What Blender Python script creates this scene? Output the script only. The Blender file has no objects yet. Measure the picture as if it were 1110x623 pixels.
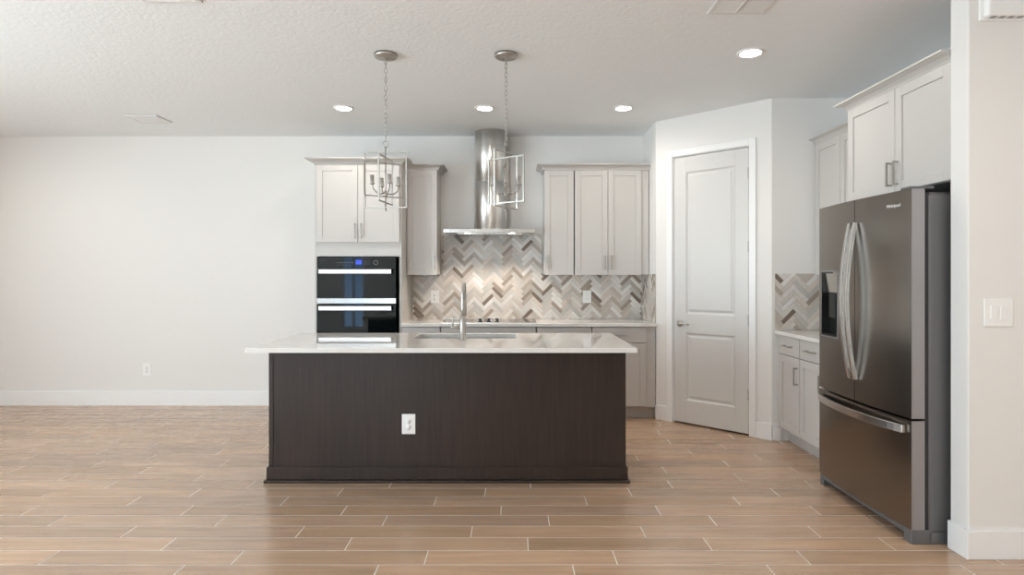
import bpy, bmesh, math, random
from mathutils import Vector, Matrix

R = random.Random(7)
SC = bpy.context.scene
COL = SC.collection
PI = math.pi

# ------------------------------------------------------------------ camera
cam_d = bpy.data.cameras.new('camera')
cam = bpy.data.objects.new('camera', cam_d)
COL.objects.link(cam)
cam.location = (0, 0, 1.36)
cam.rotation_euler = (PI / 2, 0, 0)
cam_d.sensor_width = 36.0
cam_d.lens = 650.0 / 1110.0 * 36.0
cam_d.shift_y = -11.5 / 1110.0
cam_d.clip_start = 0.05
SC.camera = cam

# ------------------------------------------------------------------ world, exposure
SC.view_settings.view_transform = 'Standard'
SC.view_settings.look = 'None'
SC.view_settings.exposure = 0.06
SC.view_settings.gamma = 1.0
SC.view_settings.use_curve_mapping = False
SKY_STRENGTH = 10.0
SKY_COLOR = (0.80, 0.89, 1.0, 1)
GROUND_FILL_STRENGTH = 14.5  # added glow from below the horizon, brightens the ceiling
GROUND_FILL_COLOR = (.84, 0.915, 1.0, 1)
CAN_STRENGTH = 55.0
CAN_WATT = 30.0
CAN_COLOR = (1.0, 0.93, 0.84, 1)
HOOD_WATT = 13.0
world = bpy.data.worlds.new('sky')
SC.world = world
world.use_nodes = True
wn = world.node_tree
bg = wn.nodes['Background']
bg.inputs['Strength'].default_value = 1.0
_tc = wn.nodes.new('ShaderNodeTexCoord')
_sx = wn.nodes.new('ShaderNodeSeparateXYZ')
_cr = wn.nodes.new('ShaderNodeMapRange')          # below the horizon: added bright fill to lift the ceiling, above: pale sky
_cr.inputs['From Min'].default_value = -.03; _cr.inputs['From Max'].default_value = .03
_mx = wn.nodes.new('ShaderNodeMix'); _mx.data_type = 'RGBA'
_mx.inputs[6].default_value = tuple(c * GROUND_FILL_STRENGTH for c in GROUND_FILL_COLOR[:3]) + (1,)
_mx.inputs[7].default_value = tuple(c * SKY_STRENGTH for c in SKY_COLOR[:3]) + (1,)
wn.links.new(_tc.outputs['Generated'], _sx.inputs[0])
wn.links.new(_sx.outputs['Z'], _cr.inputs['Value'])
wn.links.new(_cr.outputs['Result'], _mx.inputs[0])
wn.links.new(_mx.outputs[2], bg.inputs['Color'])
SC.cycles.max_bounces = 12
SC.cycles.diffuse_bounces = 8
SC.cycles.glossy_bounces = 4
SC.cycles.use_denoising = True
SC.cycles.sample_clamp_indirect = 6.0
SC.cycles.caustics_reflective = False
SC.cycles.caustics_refractive = False

# room numbers (metres, camera at the origin looking along +Y)
H = 2.845                      # ceiling
YB = 6.335                     # back wall
XL, XR = -5.85, 4.2            # left wall, right wall of the front room
YR = -3.6                      # rear wall, behind the camera
XK = 2.84                      # kitchen right wall
XN = 1.38                      # pantry return wall
PA = (1.38, 5.745)             # pantry diagonal wall, far corner
PB = (2.161, 4.988)            # pantry diagonal wall, near corner
YS0, YS1, XS = 2.895, 3.015, 2.203   # stub wall

def portal(loc, rot, sx, sy):
    l = bpy.data.lights.new('daylight', 'AREA')
    l.shape = 'RECTANGLE'; l.size = sx; l.size_y = sy
    l.cycles.is_portal = True
    o = bpy.data.objects.new('daylight', l); COL.objects.link(o)
    o.location = loc; o.rotation_euler = rot
WL = (-2.4, 2.9, 0.06, 2.40)            # left wall slider: y0,y1,z0,z1
WR1 = (-4.26, -3.68, 0.06, 2.40)       # narrow rear glazing: x0,x1,z0,z1
portal((XL - .05, (WL[0]+WL[1])/2, (WL[2]+WL[3])/2), (0, -PI/2, 0), WL[3]-WL[2], WL[1]-WL[0])
WR2 = (-2.85, -1.75, 0.30, 2.40)       # unseen rear window, added to light the room from behind
portal(((WR2[0]+WR2[1])/2, YR-.05, (WR2[2]+WR2[3])/2), (PI/2, 0, 0), WR2[1]-WR2[0], WR2[3]-WR2[2])
portal(((WR1[0]+WR1[1])/2, YR-.05, (WR1[2]+WR1[3])/2), (PI/2, 0, 0), WR1[1]-WR1[0], WR1[3]-WR1[2])

# ------------------------------------------------------------------ materials
def new_mat(name):
    m = bpy.data.materials.new(name); m.use_nodes = True
    nt = m.node_tree
    return m, nt, nt.nodes['Principled BSDF']

def node(nt, t, **kw):
    n = nt.nodes.new(t)
    for k, v in kw.items():
        if k in n.inputs.keys(): n.inputs[k].default_value = v
        else: setattr(n, k, v)
    return n

def simple(name, col, rough=.5, metal=0.0, spec=.5, coat=0.0, aniso=0.0):
    m, nt, p = new_mat(name)
    p.inputs['Base Color'].default_value = (*col, 1)
    p.inputs['Roughness'].default_value = rough
    p.inputs['Metallic'].default_value = metal
    p.inputs['Specular IOR Level'].default_value = spec
    p.inputs['Coat Weight'].default_value = coat
    if aniso: p.inputs['Anisotropic'].default_value = aniso
    return m

def bumpy(name, col, rough, scale, strength, dist=.002, detail=3, spec=.3):
    m, nt, p = new_mat(name)
    p.inputs['Base Color'].default_value = (*col, 1)
    p.inputs['Roughness'].default_value = rough
    p.inputs['Specular IOR Level'].default_value = spec
    tc = node(nt, 'ShaderNodeTexCoord')
    n = node(nt, 'ShaderNodeTexNoise', Scale=scale, Detail=detail)
    b = node(nt, 'ShaderNodeBump', Strength=strength, Distance=dist)
    nt.links.new(tc.outputs['Object'], n.inputs['Vector'])
    nt.links.new(n.outputs['Fac'], b.inputs['Height'])
    nt.links.new(b.outputs['Normal'], p.inputs['Normal'])
    return m

def brushed(name, col, rough, stretch, amount=.06, metal=1.0, aniso=0.0, bump=0.0, vary=.05, rot=0.0):
    m, nt, p = new_mat(name)
    p.inputs['Metallic'].default_value = metal
    if aniso: p.inputs['Anisotropic'].default_value = aniso; p.inputs['Anisotropic Rotation'].default_value = rot
    tc = node(nt, 'ShaderNodeTexCoord')
    mp = node(nt, 'ShaderNodeMapping'); mp.inputs['Scale'].default_value = stretch
    n = node(nt, 'ShaderNodeTexNoise', Scale=1.0, Detail=3)
    nt.links.new(tc.outputs['Object'], mp.inputs['Vector'])
    nt.links.new(mp.outputs['Vector'], n.inputs['Vector'])
    mr = node(nt, 'ShaderNodeMapRange'); mr.inputs['To Min'].default_value = rough - amount; mr.inputs['To Max'].default_value = rough + amount
    nt.links.new(n.outputs['Fac'], mr.inputs['Value'])
    nt.links.new(mr.outputs['Result'], p.inputs['Roughness'])
    mx = node(nt, 'ShaderNodeMix', data_type='RGBA')
    mx.inputs[6].default_value = (*[c * (1-vary) for c in col], 1); mx.inputs[7].default_value = (*[min(1, c * (1+vary)) for c in col], 1)
    nt.links.new(n.outputs['Fac'], mx.inputs[0])
    nt.links.new(mx.outputs[2], p.inputs['Base Color'])
    if bump:
        b = node(nt, 'ShaderNodeBump', Strength=bump, Distance=.001)
        nt.links.new(n.outputs['Fac'], b.inputs['Height'])
        nt.links.new(b.outputs['Normal'], p.inputs['Normal'])
    return m

def emit(name, col, strength):
    m = bpy.data.materials.new(name); m.use_nodes = True
    nt = m.node_tree; nt.nodes.clear()
    e = node(nt, 'ShaderNodeEmission'); e.inputs[0].default_value = col; e.inputs[1].default_value = strength
    o = node(nt, 'ShaderNodeOutputMaterial'); nt.links.new(e.outputs[0], o.inputs[0])
    return m

def tinted(name, rough, spec, grain, lo=.82, hi=1.12, coord='Object', coat=0.0):
    """colour comes per tile from the 'tint' attribute, with grain along the tile"""
    m, nt, p = new_mat(name)
    p.inputs['Roughness'].default_value = rough
    p.inputs['Specular IOR Level'].default_value = spec
    p.inputs['Coat Weight'].default_value = coat
    at = node(nt, 'ShaderNodeAttribute', attribute_name='tint')
    uv = node(nt, 'ShaderNodeUVMap', uv_map='UVMap')
    mp = node(nt, 'ShaderNodeMapping'); mp.inputs['Scale'].default_value = grain
    n = node(nt, 'ShaderNodeTexNoise', Scale=1.0, Detail=5, Roughness=.6)
    nt.links.new(uv.outputs[0], mp.inputs['Vector'])
    nt.links.new(mp.outputs['Vector'], n.inputs['Vector'])
    mr = node(nt, 'ShaderNodeMapRange')
    mr.inputs['From Min'].default_value = .25; mr.inputs['From Max'].default_value = .75
    mr.inputs['To Min'].default_value = lo; mr.inputs['To Max'].default_value = hi
    nt.links.new(n.outputs['Fac'], mr.inputs['Value'])
    mx = node(nt, 'ShaderNodeMix', data_type='RGBA', blend_type='MULTIPLY')
    mx.inputs[0].default_value = 1.0
    nt.links.new(at.outputs['Color'], mx.inputs[6])
    nt.links.new(mr.outputs['Result'], mx.inputs[7])
    nt.links.new(mx.outputs[2], p.inputs['Base Color'])
    return m

def quartz_mat():
    m, nt, p = new_mat('quartz')
    tc = node(nt, 'ShaderNodeTexCoord')
    n = node(nt, 'ShaderNodeTexNoise', Scale=2.2, Detail=6, Distortion=1.6)
    cr = node(nt, 'ShaderNodeValToRGB')
    e = cr.color_ramp.elements
    e[0].position = .42; e[0].color = (.715, .70, .675, 1)
    e[1].position = .56; e[1].color = (.73, .715, .69, 1)
    k = cr.color_ramp.elements.new(.495); k.color = (.70, .682, .655, 1)
    nt.links.new(tc.outputs['Object'], n.inputs['Vector'])
    nt.links.new(n.outputs['Fac'], cr.inputs['Fac'])
    nt.links.new(cr.outputs['Color'], p.inputs['Base Color'])
    p.inputs['Roughness'].default_value = .035
    p.inputs['Specular IOR Level'].default_value = .65
    return m

def wood_mat():
    m, nt, p = new_mat('espresso_wood')
    tc = node(nt, 'ShaderNodeTexCoord')
    mp = node(nt, 'ShaderNodeMapping'); mp.inputs['Scale'].default_value = (55, 55, 2.2)
    n = node(nt, 'ShaderNodeTexNoise', Scale=1.0, Detail=6, Roughness=.65)
    n2 = node(nt, 'ShaderNodeTexNoise', Scale=2.0, Detail=2)
    nt.links.new(tc.outputs['Object'], mp.inputs['Vector'])
    nt.links.new(mp.outputs['Vector'], n.inputs['Vector'])
    nt.links.new(tc.outputs['Object'], n2.inputs['Vector'])
    ad = node(nt, 'ShaderNodeMath', operation='MULTIPLY_ADD'); ad.inputs[1].default_value = .45
    nt.links.new(n2.outputs['Fac'], ad.inputs[0]); nt.links.new(n.outputs['Fac'], ad.inputs[2])
    cr = node(nt, 'ShaderNodeValToRGB')
    e = cr.color_ramp.elements
    e[0].position = .45; e[0].color = (.015, .0092, .0076, 1)
    e[1].position = .95; e[1].color = (.039, .0235, .018, 1)
    nt.links.new(ad.outputs[0], cr.inputs['Fac'])
    nt.links.new(cr.outputs['Color'], p.inputs['Base Color'])
    p.inputs['Roughness'].default_value = .38
    p.inputs['Specular IOR Level'].default_value = .4
    return m

def pane_mat(name='window_glass', col=(.94, .97, .96, 1)):
    m = bpy.data.materials.new(name); m.use_nodes = True
    nt = m.node_tree; nt.nodes.clear()
    t = node(nt, 'ShaderNodeBsdfTransparent'); t.inputs[0].default_value = col
    g = node(nt, 'ShaderNodeBsdfGlossy'); g.inputs['Roughness'].default_value = .0
    x = node(nt, 'ShaderNodeMixShader'); x.inputs[0].default_value = .06
    o = node(nt, 'ShaderNodeOutputMaterial')
    nt.links.new(t.outputs[0], x.inputs[1]); nt.links.new(g.outputs[0], x.inputs[2]); nt.links.new(x.outputs[0], o.inputs[0])
    return m

M = dict(
    wall=bumpy('wall_paint', (.775, .762, .745), .75, 240, .08, .001),
    ceiling=bumpy('ceiling_paint', (.82, .85, .868), .9, 42, .36, .006, 4),
    trim=simple('trim_paint', (.83, .83, .83), .35),
    door=simple('door_paint', (.63, .624, .612), .38),
    cabinet=simple('cabinet_paint', (.535, .515, .494), .36),
    cab_dark=simple('cabinet_gap', (.10, .095, .09), .8),
    wood=wood_mat(),
    quartz=quartz_mat(),
    nickel=brushed('brushed_nickel', (.45, .43, .40), .36, (60, 60, 60)),
    steel=brushed('stainless_steel', (.72, .71, .69), .24, (3, 3, 220), aniso=.5),
    trimsteel=brushed('trim_steel', (.52, .51, .49), .22, (3, 3, 220), .03),
    canopy=brushed('canopy_steel', (.72, .71, .69), .16, (3, 3, 220), .03),
    hood=brushed('hood_steel', (.84, .825, .80), .32, (2, 2, 200), .04, aniso=.85, vary=.03, rot=.25),
    fridge=brushed('dark_stainless', (.26, .235, .21), .25, (1.5, 1.5, 300), .02, aniso=.5, vary=.015),
    fridge_side=simple('fridge_side_grey', (.155, .155, .16), .42, .35),
    fridge_edge=brushed('door_edge_silver', (.42, .41, .425), .45, (90, 90, 2), .05),
    handle=simple('handle_silver', (.68, .67, .66), .27, 1.0),
    gasket=simple('dark_gasket', (.03, .028, .03), .6),
    blackglass=simple('black_glass', (.003, .0045, .005), .03, 0, .36),
    black=simple('black_plastic', (.012, .012, .012), .35),
    plastic=simple('white_plastic', (.84, .84, .83), .35),
    vent=simple('vent_paint', (.70, .695, .685), .5),
    slot=simple('socket_slot', (.30, .30, .29), .6),
    sleeve=brushed('candle_sleeve_metal', (.52, .51, .49), .32, (60, 60, 60)),
    grout=simple('pale_grout', (.90, .85, .78), .8),
    splash_grout=simple('splash_grout', (.52, .48, .43), .85),
    plank=tinted('plank_tile', .25, .95, (1.7, 30, 1), .72, 1.22),
    tile=tinted('splash_tile', .28, .45, (22, 90, 1), .88, 1.10),
    display=emit('oven_display', (.10, .16, .9, 1), 1.0),
    can=emit('led_lens', CAN_COLOR, CAN_STRENGTH),
    hoodlamp=emit('hood_lamp', (1, .92, .8, 1), 14),
    pane=pane_mat(),
    pane_dimming=pane_mat('dimming_glass', (.40, .49, .58, 1)),  # tint added to dim this glazing's reflection in the oven
)

# ------------------------------------------------------------------ geometry helpers
class MB:
    def __init__(s):
        s.bm = bmesh.new()
    def box(s, x0, x1, y0, y1, z0, z1, mi=0):
        if x1 < x0: x0, x1 = x1, x0
        if y1 < y0: y0, y1 = y1, y0
        if z1 < z0: z0, z1 = z1, z0
        v = [s.bm.verts.new(p) for p in ((x0,y0,z0),(x1,y0,z0),(x1,y1,z0),(x0,y1,z0),(x0,y0,z1),(x1,y0,z1),(x1,y1,z1),(x0,y1,z1))]
        for f in ((0,3,2,1),(4,5,6,7),(0,1,5,4),(1,2,6,5),(2,3,7,6),(3,0,4,7)):
            s.bm.faces.new([v[i] for i in f]).material_index = mi
        return s
    def prism(s, poly, z0, z1):
        """poly: ccw (x,y)"""
        a = [s.bm.verts.new((x, y, z0)) for x, y in poly]
        b = [s.bm.verts.new((x, y, z1)) for x, y in poly]
        n = len(poly)
        s.bm.faces.new(a[::-1]); s.bm.faces.new(b)
        for i in range(n):
            s.bm.faces.new((a[i], a[(i+1) % n], b[(i+1) % n], b[i]))
        return s
    def loft(s, rings, closed=True, caps=True, smooth=True):
        vs = [[s.bm.verts.new(p) for p in r] for r in rings]
        n = len(vs[0])
        for a, b in zip(vs, vs[1:]):
            for i in range(n if closed else n - 1):
                f = s.bm.faces.new((a[i], a[(i+1) % n], b[(i+1) % n], b[i])); f.smooth = smooth
        if caps:
            s.bm.faces.new(vs[0][::-1]); s.bm.faces.new(vs[-1])
        return s
    def lathe(s, prof, c=(0,0,0), n=24, axis='z', smooth=True, caps=True):
        rings = []
        for r, h in prof:
            ring = []
            for i in range(n):
                a = 2*PI*i/n
                u, v = r*math.cos(a), r*math.sin(a)
                if axis == 'z': p = (c[0]+u, c[1]+v, c[2]+h)
                elif axis == 'y': p = (c[0]+u, c[1]+h, c[2]+v)
                else: p = (c[0]+h, c[1]+u, c[2]+v)
                ring.append(p)
            rings.append(ring)
        return s.loft(rings, smooth=smooth, caps=caps)
    def tube(s, pts, r, n=8, closed=False, radii=None):
        P = [Vector(p) for p in pts]
        m = len(P); rings = []
        up = None
        for i in range(m):
            if closed: t = P[(i+1) % m] - P[i-1]
            else: t = P[min(i+1, m-1)] - P[max(i-1, 0)]
            t.normalize()
            if up is None:
                up = Vector((0,0,1)) if abs(t.z) < .9 else Vector((1,0,0))
            u = (up - t*up.dot(t))
            if u.length < 1e-4: u = t.orthogonal()
            u.normalize(); w = t.cross(u); up = u
            rr = radii[i] if radii else r
            rings.append([P[i] + u*rr*math.cos(2*PI*k/n) + w*rr*math.sin(2*PI*k/n) for k in range(n)])
        if closed:
            vs = [[s.bm.verts.new(p) for p in q] for q in rings]
            for i in range(m):
                a, b = vs[i], vs[(i+1) % m]
                for k in range(n):
                    f = s.bm.faces.new((a[k], a[(k+1) % n], b[(k+1) % n], b[k])); f.smooth = True
        else:
            s.loft(rings)
        return s
    def bar(s, p0, p1, w, d=None, side=None):
        """rectangular bar between two points"""
        p0, p1 = Vector(p0), Vector(p1); d = d or w
        t = (p1 - p0).normalized()
        u = Vector(side) if side else (Vector((0,0,1)) if abs(t.z) < .9 else Vector((1,0,0)))
        u = (u - t*u.dot(t)).normalized(); v = t.cross(u)
        q = [u*w/2*a + v*d/2*b for a, b in ((-1,-1),(1,-1),(1,1),(-1,1))]
        return s.loft([[p0+k for k in q], [p1+k for k in q]], smooth=False)
    def build(s, name, mats, parent=None, bevel=0.0, seg=2, autosmooth=False):
        bmesh.ops.recalc_face_normals(s.bm, faces=s.bm.faces[:])
        me = bpy.data.meshes.new(name)
        s.bm.to_mesh(me); s.bm.free()
        for m in (mats if isinstance(mats, (list, tuple)) else [mats]): me.materials.append(m)
        o = bpy.data.objects.new(name, me); COL.objects.link(o)
        if parent: o.parent = parent
        if bevel:
            b = o.modifiers.new('bevel', 'BEVEL'); b.width = bevel; b.segments = seg
            b.limit_method = 'ANGLE'; b.angle_limit = math.radians(40)
        return o

def thing(name, label, cat, loc, rotz=0, group=None):
    o = bpy.data.objects.new(name, None); COL.objects.link(o)
    o.empty_display_size = .1
    o.location = loc; o.rotation_euler = (0, 0, rotz)
    o['label'] = label; o['category'] = cat
    if group: o['group'] = group
    return o

def tag(o, label, cat, group=None):
    o['label'] = label; o['category'] = cat
    if group: o['group'] = group
    return o

def struct(o):
    o['kind'] = 'structure'; return o

def origin_to(o, p):
    o.data.transform(Matrix.Translation(-Vector(p))); o.location = p
    return o

def dup(root, loc, rotz, label, group=None):
    r = root.copy(); COL.objects.link(r); r.location = loc; r.rotation_euler = (0, 0, rotz)
    r['label'] = label
    if group: r['group'] = group
    for ch in list(root.children):
        c = ch.copy(); COL.objects.link(c); c.parent = r
        for g in list(ch.children):
            d = g.copy(); COL.objects.link(d); d.parent = c
    return r

# ------------------------------------------------------------------ floor of plank tiles
def build_floor():
    bm = bmesh.new()
    lay = bm.loops.layers.float_color.new('tint')
    uv = bm.loops.layers.uv.new('UVMap')
    L, W, g = .915, .1466, .0058
    y_ref = 2.834
    known = {-1: .286, 0: .499, 1: .081, 2: .699, 3: .205, 4: .851, 5: .449, 6: .745}
    def far(row):     # joints measured further back on the right
        return {7: .12, 8: .62}.get(row)
    k0 = int((YR - y_ref) / W) - 1
    prev = .3
    for k in range(k0, 200):
        y0 = y_ref + k * W
        if y0 > YB: break
        off = known.get(k, far(k))
        if off is None:
            off = (prev + R.uniform(.28, .62)) % L
        prev = off
        n0 = int((XL - off) / L) - 1
        x = off + n0 * L
        while x < XR:
            a, b = max(x + g/2, XL), min(x + L - g/2, XR)
            c, d = max(y0 + g/2, YR), min(y0 + W - g/2, YB)
            if b - a > .004 and d - c > .004:
                vs = [bm.verts.new(p) for p in ((a,c,0),(b,c,0),(b,d,0),(a,d,0))]
                f = bm.faces.new(vs)
                t = R.uniform(.86, 1.13); wr = R.uniform(-.025, .03)
                col = (.495*t + wr*.3, .333*t, .224*t - wr*.35, 1)
                ou, ov = R.uniform(0, 40), R.uniform(0, 40)
                for lp in f.loops:
                    lp[lay] = col
                    lp[uv].uv = (lp.vert.co.x - x + ou, lp.vert.co.y - y0 + ov)
            x += L
    z = -.0012
    f = bm.faces.new([bm.verts.new(p) for p in ((XL,YR,z),(XR,YR,z),(XR,YB,z),(XL,YB,z))]); f.material_index = 1
    # slab below
    b = MB(); b.box(XL-.1, XR+.1, YR-.1, YB+.1, -.12, -.004)
    me2 = bpy.data.meshes.new('t'); b.bm.to_mesh(me2); b.bm.free()
    n_before = len(bm.faces)
    bm.from_mesh(me2); bpy.data.meshes.remove(me2)
    bm.faces.ensure_lookup_table()
    for f in bm.faces[n_before:]: f.material_index = 1
    me = bpy.data.meshes.new('floor'); bm.to_mesh(me); bm.free()
    me.materials.append(M['plank']); me.materials.append(M['grout'])
    o = bpy.data.objects.new('floor', me); COL.objects.link(o); struct(o)
build_floor()

# ------------------------------------------------------------------ shell
T = .12
struct(MB().box(XL-T, XR+T, YR-T, YB+T, H, H+.15).build('ceiling', M['ceiling']))
struct(MB().box(XL-T, XK+T, YB, YB+T, -.02, H).build('wall_back', M['wall']))
def holed_wall(name, plane, at, a0, a1, holes):
    """wall along 'y' (plane x=at) or 'x' (plane y=at) with rectangular openings (h0,h1,z0,z1)"""
    b = MB()
    def bx(p, q, z0, z1):
        if plane == 'x': b.box(at - T, at, p, q, z0, z1)
        else: b.box(p, q, at - T, at, z0, z1)
    cur = a0
    for h0, h1, z0, z1 in sorted(holes):
        bx(cur, h0, -.02, H); bx(h0, h1, -.02, z0); bx(h0, h1, z1, H); cur = h1
    bx(cur, a1, -.02, H)
    return struct(b.build(name, M['wall']))
holed_wall('wall_left', 'x', XL, YR - T, YB, [WL])
holed_wall('wall_rear', 'y', YR, XL, XR, [WR1, WR2])
struct(MB().box(XR, XR+T, YR-T, YS1, -.02, H).build('wall_right', M['wall']))
struct(MB().box(XS, XR, YS0, YS1, -.02, H).build('wall_stub', M['wall'], bevel=.006))
struct(MB().box(XK, XK+T, YS1, YB, -.02, H).build('wall_kitchen', M['wall']))
struct(MB().box(PB[0], XK, PB[1], PB[1]+T, -.02, H).build('wall_pantry', M['wall']))
struct(MB().box(XN, XN+T, PA[1], YB, -.02, H).build('wall_nook', M['wall']))

# diagonal pantry wall with a door opening
dv = Vector((PB[0]-PA[0], PB[1]-PA[1], 0)); DL = dv.length; dv.normalize()
nv = Vector((dv.y, -dv.x, 0))           # pointing into the room (towards the camera)
if nv.y > 0: nv = -nv
ANG = math.atan2(dv.y, dv.x)            # local x along the wall, local -y into the room
def diag(b): return b
D0, D1, DZ = .192, .889, 2.468          # door leaf extents along wall, top
wd = MB()
wd.prism([(0, 0), (D0-.018, 0), (D0-.018, T), (.05, T)], -.02, H)
wd.prism([(D1+.018, 0), (DL, 0), (DL-.05, T), (D1+.018, T)], -.02, H)
wd.box(D0-.018, D1+.018, 0, T, DZ+.02, H)
o = struct(wd.build('wall_corner', M['wall'])); o.location = (PA[0], PA[1], 0); o.rotation_euler = (0, 0, ANG)

def diag_obj(o):
    o.location = (PA[0], PA[1], 0); o.rotation_euler = (0, 0, ANG); return o
# casing
cs = MB()
cw = .060
for a, b_ in ((D0-.012-cw, D0-.012), (D1+.012, D1+.012+cw)):
    cs.box(a, b_, -.017, 0, 0, DZ+.012+cw)
cs.box(D0-.012, D1+.012, -.017, 0, DZ+.012, DZ+.012+cw)
# jamb
cs.box(D0-.018, D0-.004, 0, .11, 0, DZ+.018); cs.box(D1+.004, D1+.018, 0, .11, 0, DZ+.018); cs.box(D0-.004, D1+.004, 0, .11, DZ+.005, DZ+.018)
diag_obj(struct(cs.build('trim_1', M['trim'], bevel=.004)))

def panel_leaf(w, h, stile, rails):
    """door slab in local coords, front y=0, with raised moulded panels between rails (z0,z1)"""
    b = MB()
    th = .035
    xs = [0, stile, w - stile, w]
    zs = [0]
    for z0, z1 in rails: zs += [z0, z1]
    zs.append(h)
    # stiles and rails
    b.box(0, stile, 0, th, 0, h); b.box(w-stile, w, 0, th, 0, h)
    seq = [0] + [q for r in rails for q in r] + [h]
    for i in range(0, len(seq), 2):
        b.box(stile, w-stile, 0, th, seq[i], seq[i+1])
    for z0, z1 in rails:
        x0, x1 = stile, w - stile
        def ring(i, y): return [(x0+i, y, z0+i), (x1-i, y, z0+i), (x1-i, y, z1-i), (x0+i, y, z1-i)]
        b.loft([ring(0, .0), ring(.012, .010), ring(.022, .011), ring(.040, .0035), ring(.044, .003)], smooth=False, caps=False)
        r = ring(.044, .003); b.bm.faces.new([b.bm.verts.new(p) for p in r])
        b.box(x0, x1, .02, th-.004, z0, z1)
    return b
dw = D1 - D0
door = panel_leaf(dw, DZ - .016, .118, [(.225-.016, .845-.016), (1.02-.016, 2.325-.016)]).build('door_1', M['door'], bevel=.0015)
struct(door)
door.location = Vector((PA[0], PA[1], .016)) + dv*D0 - nv*.004
door.rotation_euler = (0, 0, ANG)
hb = MB()
hz = .927 - .016
hb.lathe([(.030, 0), (.030, -.006), (.024, -.011), (.012, -.013), (.0105, -.045), (.0001, -.046)], (.058, 0, hz), 20, 'y')
hb.tube([(.058, -.046, hz), (.075, -.050, hz+.002), (.11, -.050, hz+.004), (.145, -.047, hz+.001), (.165, -.044, hz-.002)], .008, 10)
hb.build('door_handle', M['nickel'], door)
MB().box(-.0035, -.0005, -.0005, .03, hz-.05, hz+.05).build('strike_plate', M['nickel'], door)
for z in (2.25, 1.62, .99, .35):
    q = MB(); q.lathe([(.0001, -.047), (.006, -.046), (.006, .046), (.0001, .047)], (dw+.003, -.0035, z-.016), 10)
    q.build('hinge', M['nickel'], door)

# baseboards
def base(name, pts_boxes, m='trim'):
    b = MB()
    for bx in pts_boxes: b.box(*bx)
    return struct(b.build(name, M[m], bevel=.004))
BH, BT = .14, .015
base('baseboard_back', [(XL, -1.888, YB-BT, YB, 0, .155)])
base('baseboard_left', [(XL, XL+BT, YR, WL[0]-.06, 0, BH), (XL, XL+BT, WL[1]+.06, YB-BT, 0, BH)])
base('baseboard_rear', [(WR1[1]+.06, XR, YR, YR+BT, 0, BH), (XL+BT, WR1[0]-.06, YR, YR+BT, 0, BH)])
base('baseboard_right', [(XR-BT, XR, YR+BT, YS0-BT, 0, BH)])
base('baseboard_stub', [(XS-BT, XR-BT, YS0-BT, YS0, 0, BH), (XS-BT, XS, YS0, YS1, 0, BH)])
base('baseboard_pantry', [(PB[0]+.006, 2.238, PB[1]-BT, PB[1], 0, BH)])
b = MB()
b.prism([(.001, -BT), (D0-.012-cw, -BT), (D0-.012-cw, 0), (.001, 0)], 0, BH)
b.prism([(D1+.012+cw, -BT), (DL+.006, -BT), (DL, 0), (D1+.012+cw, 0)], 0, BH)
diag_obj(struct(b.build('baseboard_corner', M['trim'], bevel=.003)))

# windows (behind and left of the camera; they light the room; narrow rear one shows in the oven, last is added)
def window(name, plane, at, a0, a1, z0, z1, nx, pane='pane', sg=1):
    def bx(b, p, q, c, d, e, f):
        if plane == 'x': b.box(at + sg*c, at + sg*d, p, q, e, f)
        else: b.box(p, q, at + c, at + d, e, f)
    b = MB(); fw = .05
    bx(b, a0, a1, -.09, -.02, z0, z0+fw); bx(b, a0, a1, -.09, -.02, z1-fw, z1)
    for i in range(nx + 1):
        p = a0 + (a1 - a0 - fw) * i / nx
        bx(b, p, p+fw, -.09, -.02, z0+fw, z1-fw)
    o = struct(b.build(name, M['trim']))
    for i in range(nx):
        g = MB()
        p = a0 + (a1 - a0 - fw) * i / nx + fw; q = a0 + (a1 - a0 - fw) * (i+1) / nx
        bx(g, p, q, -.058, -.052, z0+fw, z1-fw)
        g.build('pane', M[pane], o)
window('window_1', 'x', XL, *WL, 3)
window('window_2', 'y', YR, *WR1, 2, 'pane_dimming')
window('window_fill', 'y', YR, *WR2, 1)  # added window, only there for its light

# ------------------------------------------------------------------ backsplash
def clip(poly, x0, x1, z0, z1):
    def cut(P, ins, inter):
        out = []
        for i in range(len(P)):
            a, b = P[i-1], P[i]
            ia, ib = ins(a), ins(b)
            if ib:
                if not ia: out.append(inter(a, b))
                out.append(b)
            elif ia: out.append(inter(a, b))
        return out
    def ix(v): return lambda a, b: (v, a[1] + (b[1]-a[1])*(v-a[0])/(b[0]-a[0]))
    def iz(v): return lambda a, b: (a[0] + (b[0]-a[0])*(v-a[1])/(b[1]-a[1]), v)
    for ins, it in ((lambda p: p[0] >= x0, ix(x0)), (lambda p: p[0] <= x1, ix(x1)), (lambda p: p[1] >= z0, iz(z0)), (lambda p: p[1] <= z1, iz(z1))):
        poly = cut(poly, ins, it)
        if len(poly) < 3: return []
    return poly

TILE_COLS = [((.60,.555,.51), 5), ((.67,.635,.595), 5), ((.53,.475,.425), 4), ((.73,.705,.675), 4.5), ((.45,.39,.335), 3.2), ((.51,.495,.465), 3.5),
             ((.34,.28,.23), 2.0), ((.20,.155,.125), 1.1), ((.63,.56,.50), 2)]
def tile_color():
    s = R.uniform(0, sum(w for _, w in TILE_COLS))
    for c, w in TILE_COLS:
        s -= w
        if s <= 0: break
    t = R.uniform(.94, 1.06)
    return (c[0]*t, c[1]*t, c[2]*t, 1)

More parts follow.
